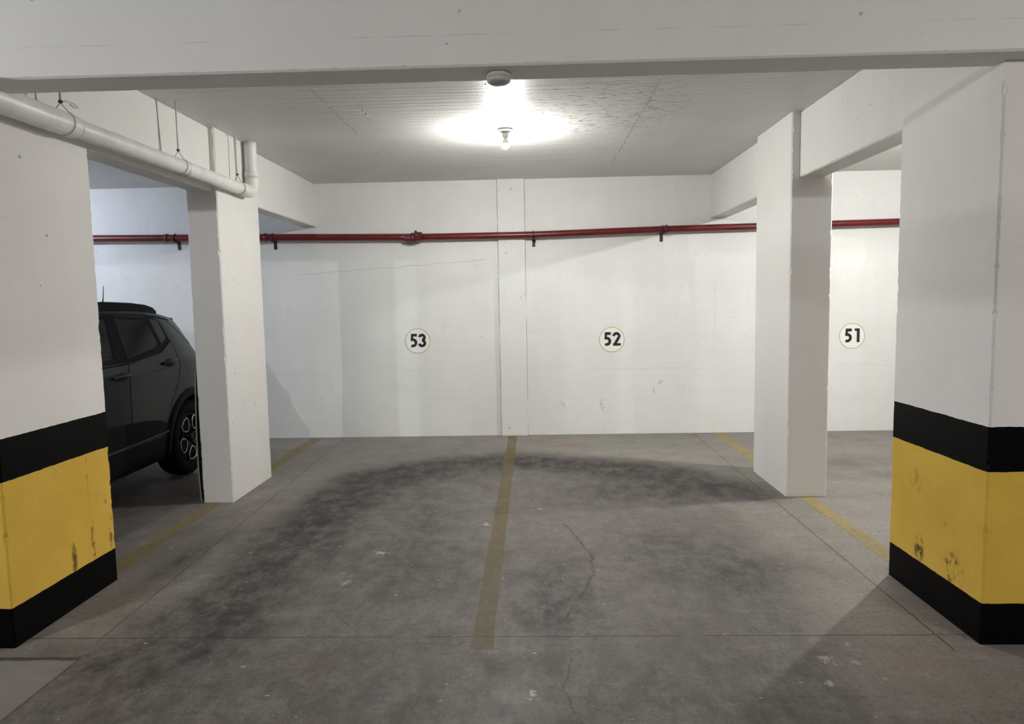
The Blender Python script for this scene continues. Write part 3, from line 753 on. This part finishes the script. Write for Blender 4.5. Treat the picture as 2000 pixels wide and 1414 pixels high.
for hy, hz in HUBS:
    for s in (1, -1):
        cs.append(MB().lathe([(.001, s * .58), (.405, s * .58), (.405, s * 1.1), (.001, s * 1.1)], (0, hy, hz), 'x', 40, False).build('wheel_cut', M['trim']))
cut(body, cs)
body.parent = car
def panel(name, poly, mat, off=.002, s=1, parent=car, nz=10, smooth=True):
    """a pane or trim lying on the body side: poly is a convex (y, z) outline"""
    z0, z1 = min(p[1] for p in poly), max(p[1] for p in poly); vs_ = []; rows = 0
    ny = 14
    for i in range(nz + 1):
        z = z0 + (z1 - z0) * (.001 + .998 * i / nz); c_ = []
        for a, b in zip(poly, poly[1:] + poly[:1]):
            if (a[1] - z) * (b[1] - z) <= 0 and abs(a[1] - b[1]) > 1e-9: c_.append(a[0] + (b[0] - a[0]) * (z - a[1]) / (b[1] - a[1]))
        ya, yb = min(c_), max(c_)
        for j in range(ny + 1):
            y = ya + (yb - ya) * j / ny
            vs_.append((s * (side_x(y, z) + off), y, z))
    m_ = (nz + 1) * (ny + 1)
    inner = [(v[0] - s * (off + .004), v[1], v[2]) for v in vs_]
    q = lambda i, j: i * (ny + 1) + j
    fs = [(q(i, j), q(i, j + 1), q(i + 1, j + 1), q(i + 1, j)) for i in range(nz) for j in range(ny)]
    rim = [q(0, j) for j in range(ny + 1)] + [q(i, ny) for i in range(1, nz + 1)] + [q(nz, j) for j in range(ny - 1, -1, -1)] + [q(i, 0) for i in range(nz - 1, 0, -1)]
    mb = MB(); mb.add(vs_ + inner, fs, smooth)
    mb.add([vs_[k] for k in rim] + [inner[k] for k in rim], [(k, (k + 1) % len(rim), len(rim) + (k + 1) % len(rim), len(rim) + k) for k in range(len(rim))])
    return mb.build(name, mat, parent, merge=False)
def strip(pts, w, off, s):
    mb = MB()
    return mb.tube([(s * (side_x(y, z) + off), y, z) for y, z in pts], w, 6)
def dense(pts, k=8):
    out = []
    for a, b in zip(pts, pts[1:]): out += [(a[0] + (b[0] - a[0]) * i / k, a[1] + (b[1] - a[1]) * i / k) for i in range(k)]
    return out + [pts[-1]]
for s in (1, -1):
    # black greenhouse band behind the panes, then the panes
    panel('window_surround', [(-.70, 1.115), (.43, 1.135), (1.0, 1.19), (1.24, 1.275), (1.27, 1.455), (1.10, 1.503), (.5, 1.513), (-.10, 1.492), (-.30, 1.40)], M['trim'], .0015, s, nz=16)
    panel('front_window', [(-.55, 1.145), (.235, 1.155), (.445, 1.487), (-.06, 1.468), (-.25, 1.38)], M['glass'], .004, s)
    panel('rear_window', [(.43, 1.160), (.985, 1.236), (1.025, 1.478), (.575, 1.490)], M['glass'], .004, s)
    panel('quarter_window', [(1.045, 1.247), (1.195, 1.300), (1.225, 1.455), (1.085, 1.474)], M['glass'], .004, s)
    panel('pillar_cover', [(.255, 1.150), (.37, 1.155), (.565, 1.492), (.47, 1.492)], M['trim'], .0035, s)
    strip(dense([(-.75, 1.11), (.43, 1.13), (.97, 1.182), (1.25, 1.272)]), .006, .002, s).build('belt_moulding', M['trim'], car)
    strip(dense([(-.35, 1.40), (-.08, 1.505), (.46, 1.525), (.98, 1.513), (1.28, 1.485), (1.52, 1.45)]), .006, .002, s).build('roof_gutter', M['gap'], car)
    # doors' shut lines
    strip(dense([(.42, 1.14), (.385, 1.07), (.36, .9), (.36, .50)]), .0028, .0002, s).build('shut_line', M['gap'], car)
    strip(dense([(1.24, 1.27), (1.20, 1.10), (1.12, .90), (.97, .72), (.90, .55)]), .0022, .0002, s).build('shut_line', M['gap'], car)
    strip(dense([(-.62, 1.10), (-.70, .95), (-.72, .50)]), .0025, .0002, s).build('shut_line', M['gap'], car)
    strip(dense([(1.46, 1.44), (1.62, 1.32), (1.70, 1.2)]), .003, .0002, s).build('shut_line', M['gap'], car)
    # crisp crease under the windows
    strip(dense([(-1.2, .985), (.2, 1.0), (1.0, 1.045), (1.55, 1.06)]), .005, -.002, s).build('body_crease', M['paint'], car)
    # lower cladding, sill and arch trims
    panel('side_cladding', [(-.83, .475), (.90, .495), (.93, .545), (.72, .622), (.05, .672), (-.70, .70), (-.84, .60)], M['trim'], .006, s)
    panel('sill_cover', [(-.84, .24), (.92, .26), (.93, .455), (-.85, .44)], M['trim'], .004, s)
    strip(dense([(-.84, .462), (.08, .466), (.38, .472), (.93, .490)]), .012, .004, s).build('sill_strip', M['chrome_dark'], car)
    for hy, hz in HUBS:
        mb = MB(); vs_ = []
        for i in range(41):
            a = radians(-14 + 208 * i / 40)
            for r, o in ((.395, -.06), (.40, .014), (.418, .020), (.450, .020), (.470, .003)):
                y, z = hy + r * cos(a), max(.2, hz + r * sin(a)); vs_.append((s * (side_x(y, z) + o), y, z))
        mb.add(vs_, [(5 * i + k, 5 * i + k + 1, 5 * i + 6 + k, 5 * i + 5 + k) for i in range(40) for k in range(4)], True)
        mb.build('wheel_arch', M['trim'], car)
    # handles
    for hy, hz in ((.255, 1.030), (1.01, 1.080)):
        rec = MB(); vs_ = []
        for r in (0, .55, 1):
            for i in range(24):
                a = 2 * pi * i / 24; y, z = hy + .085 * r * cos(a), hz + .036 * r * sin(a); vs_.append((s * (side_x(y, z) + .0012), y, z))
        rec.add(vs_, [(24 * k + i, 24 * k + (i + 1) % 24, 24 * k + 24 + (i + 1) % 24, 24 * k + 24 + i) for k in range(2) for i in range(24)])
        door = rec.build('handle_recess', M['gap'], car)
        ys = [hy - .125 + .25 * i / 10 for i in range(11)]
        MB().tube([(s * (side_x(y, hz + .012) + .012 + .022 * sin(pi * (i / 10))), y, hz + .012 + .012 * (i / 10 - .5)) for i, y in enumerate(ys)], [.010 + .006 * sin(pi * i / 10) for i in range(11)], 10).build('door_handle', M['paint'], car)
    # roof rail
    rp = [(.565, -.25, 1.535), (.572, -.12, 1.585), (.575, .1, 1.612), (.575, .6, 1.628), (.570, 1.0, 1.617), (.562, 1.25, 1.598), (.556, 1.37, 1.575), (.55, 1.43, 1.545)]
    rl = MB(); vs_ = []
    for x, y, z in rp:
        zb_ = min(z - .004, top_z(y, x) - .004); zb_ = max(zb_, z - .09)
        vs_ += [(s * (x + .018), y, zb_), (s * (x + .014), y, z - .006), (s * (x + .004), y, z), (s * (x - .010), y, z - .004), (s * (x - .016), y, zb_)]
    rl.add(vs_, [(5 * i + k, 5 * i + (k + 1) % 5, 5 * i + 5 + (k + 1) % 5, 5 * i + 5 + k) for i in range(len(rp) - 1) for k in range(5)] + [(0, 1, 2, 3, 4), tuple(5 * (len(rp) - 1) + k for k in range(5))], False)
    rl.build('roof_rail', M['trim'], car)
    # mirrors, lamps
    MB().tube([(s * .84, -.55, 1.13), (s * .93, -.57, 1.15), (s * 1.0, -.58, 1.16), (s * 1.06, -.575, 1.165)], [.03, .07, .085, .05], 14).build('door_mirror', M['paint'], car)
    panel('tail_lamp', [(1.62, .98), (1.90, .96), (1.89, 1.10), (1.66, 1.09)], M['lamp_red'], .004, s)
    panel('head_lamp', [(-2.17, .78), (-1.80, .82), (-1.78, .93), (-2.12, .89)], M['lamp_clear'], .004, s)
# spoiler lip, aerial, glass at both ends, plates
sp = MB(); vs_ = []
for i in range(13):
    x = -.53 + 1.06 * i / 12; k = (x / .53) ** 2
    vs_ += [(x, 1.70 - .03 * k, 1.522 - .045 * k), (x, 1.845 - .05 * k, 1.497 - .035 * k), (x, 1.835 - .05 * k, 1.470 - .035 * k), (x, 1.72 - .03 * k, 1.46 - .03 * k)]
sp.add(vs_, [(4 * i + k, 4 * i + (k + 1) % 4, 4 * i + 4 + (k + 1) % 4, 4 * i + 4 + k) for i in range(12) for k in range(4)] + [(0, 1, 2, 3), (51, 50, 49, 48)])
sp.build('roof_spoiler', M['paint'], car)
MB().tube([(.035, 1.42, 1.535), (.035, 1.455, 1.575), (.035, 1.485, 1.68), (.033, 1.50, 1.785)], [.026, .008, .004, .003], 8).build('aerial', M['trim'], car)
def end_pane(name, rows, mat, off):
    """rows of (y, z, half width) laid across the body"""
    mb = MB(); vs_ = []; n = 16
    for y, z, hwid in rows:
        for i in range(n + 1):
            x = -hwid + 2 * hwid * i / n; vs_.append((x, y, z))
    m_ = len(vs_); inn = [(v[0], v[1] - off, v[2] - .004) for v in vs_]
    fs = [(r * (n + 1) + i, r * (n + 1) + i + 1, (r + 1) * (n + 1) + i + 1, (r + 1) * (n + 1) + i) for r in range(len(rows) - 1) for i in range(n)]
    mb.add(vs_, fs, True); mb.add(inn, fs, True)
    return mb.build(name, mat, car, fix=False)
def wind(name, y0, y1, h0, h1):
    mb = MB(); vs_ = []; nr, n = 12, 16
    for r in range(nr + 1):
        y = y0 + (y1 - y0) * r / nr; h = h0 + (h1 - h0) * r / nr
        for i in range(n + 1):
            x = -h + 2 * h * i / n; vs_.append((x, y, top_z(y, abs(x)) + .003))
    fs = [(r * (n + 1) + i, r * (n + 1) + i + 1, (r + 1) * (n + 1) + i + 1, (r + 1) * (n + 1) + i) for r in range(nr) for i in range(n)]
    mb.add(vs_, fs, True); mb.add([(v[0], v[1], v[2] - .006) for v in vs_], fs, True)
    mb.build(name, M['glass'], car, fix=False)
wind('windscreen', -.88, -.26, .64, .56)
wind('tailgate_window', 1.845, 1.935, .50, .56)
MB().box(-.26, .26, 2.035, 2.062, .70, .82).build('number_plate', M['plate'], car, .004)
MB().box(-.58, .58, 1.98, 2.06, .36, .50).build('bumper_cover', M['trim'], car, .02)
MB().box(-.46, .46, -2.315, -2.24, .66, .74).build('grille', M['trim'], car, .015)
MB().box(-.50, .50, -2.32, -2.22, .36, .50).build('bumper_cover', M['trim'], car, .02)
MB().box(-.72, .72, -1.0, 1.0, .195, .24).build('underbody', M['trim'], car, .01)
# wheels
def wheel(hy, hz, s):
    x0 = s * .885
    t = MB().lathe([(.235, -.19 * s), (.31, -.20 * s), (.338, -.185 * s), (.350, -.15 * s), (.352, -.11 * s), (.350, -.05 * s), (.338, -.012 * s), (.315, .0), (.255, .004 * s), (.232, -.012 * s), (.225, -.03 * s), (.22, -.19 * s)], axis='x', n=56)
    tyre = t.build('wheel', M['tyre'], car); tyre.location = (x0, hy, hz)
    rm = MB().lathe([(.228, -.012 * s), (.222, -.004 * s), (.214, -.012 * s), (.205, -.05 * s), (.19, -.075 * s), (.06, -.07 * s), (.001, -.07 * s)], axis='x', n=48).build('rim', M['rim_dark'], tyre)
    rot = radians(20)
    sp_ = MB(); ed = MB(); f_ = -.012 * s
    for k in range(5):
        a = rot + 2 * pi * k / 5
        def P(r, da, o=0.): return (f_ + o, r * cos(a + da), r * sin(a + da))
        # Y spoke: stem then two arms
        for d0, d1, r0, r1, w0, w1 in ((0, 0, .05, .12, .026, .022), (0, .30, .115, .212, .020, .020), (0, -.30, .115, .212, .020, .020)):
            sp_.tube([P(r0, d0, -.012 * s), P((r0 + r1) / 2, (d0 + d1) / 2, -.006 * s), P(r1, d1, -.002 * s)], [w0 * .6, (w0 + w1) * .3, w1 * .6], 8)
        # bright machined outline of the petal-shaped opening between two spokes
        b = a + pi / 5
        pts = [(.085, 0), (.118, -.36), (.170, -.40), (.206, -.30), (.212, 0), (.206, .30), (.170, .40), (.118, .36), (.085, 0)]
        ed.tube([(f_ + .006 * s, r * cos(b + d), r * sin(b + d)) for r, d in pts], .0055, 6)
    sp_.build('spokes', M['rim_dark'], tyre); ed.build('rim_edge', M['rim_bright'], tyre)
    MB().lathe([(.001, .004 * s), (.030, .002 * s), (.038, -.006 * s), (.038, -.05 * s)], axis='x', n=24).build('hub_cap', M['rim_dark'], tyre)
for hy, hz in HUBS:
    for s in (1, -1): wheel(hy, hz, s)
# ------------------------------------------------------------------ render look
w = bpy.data.worlds.new('world'); scene.world = w; w.use_nodes = True
w.node_tree.nodes['Background'].inputs[0].default_value = (0, 0, 0, 1)
vs = scene.view_settings
vs.view_transform = 'Standard'; vs.look = 'None'; vs.gamma = 1; vs.use_curve_mapping = False
vs.exposure = 0.95
scene.cycles.max_bounces = 12; scene.cycles.diffuse_bounces = 8
scene.cycles.use_denoising = True
scene.cycles.sample_clamp_indirect = 6
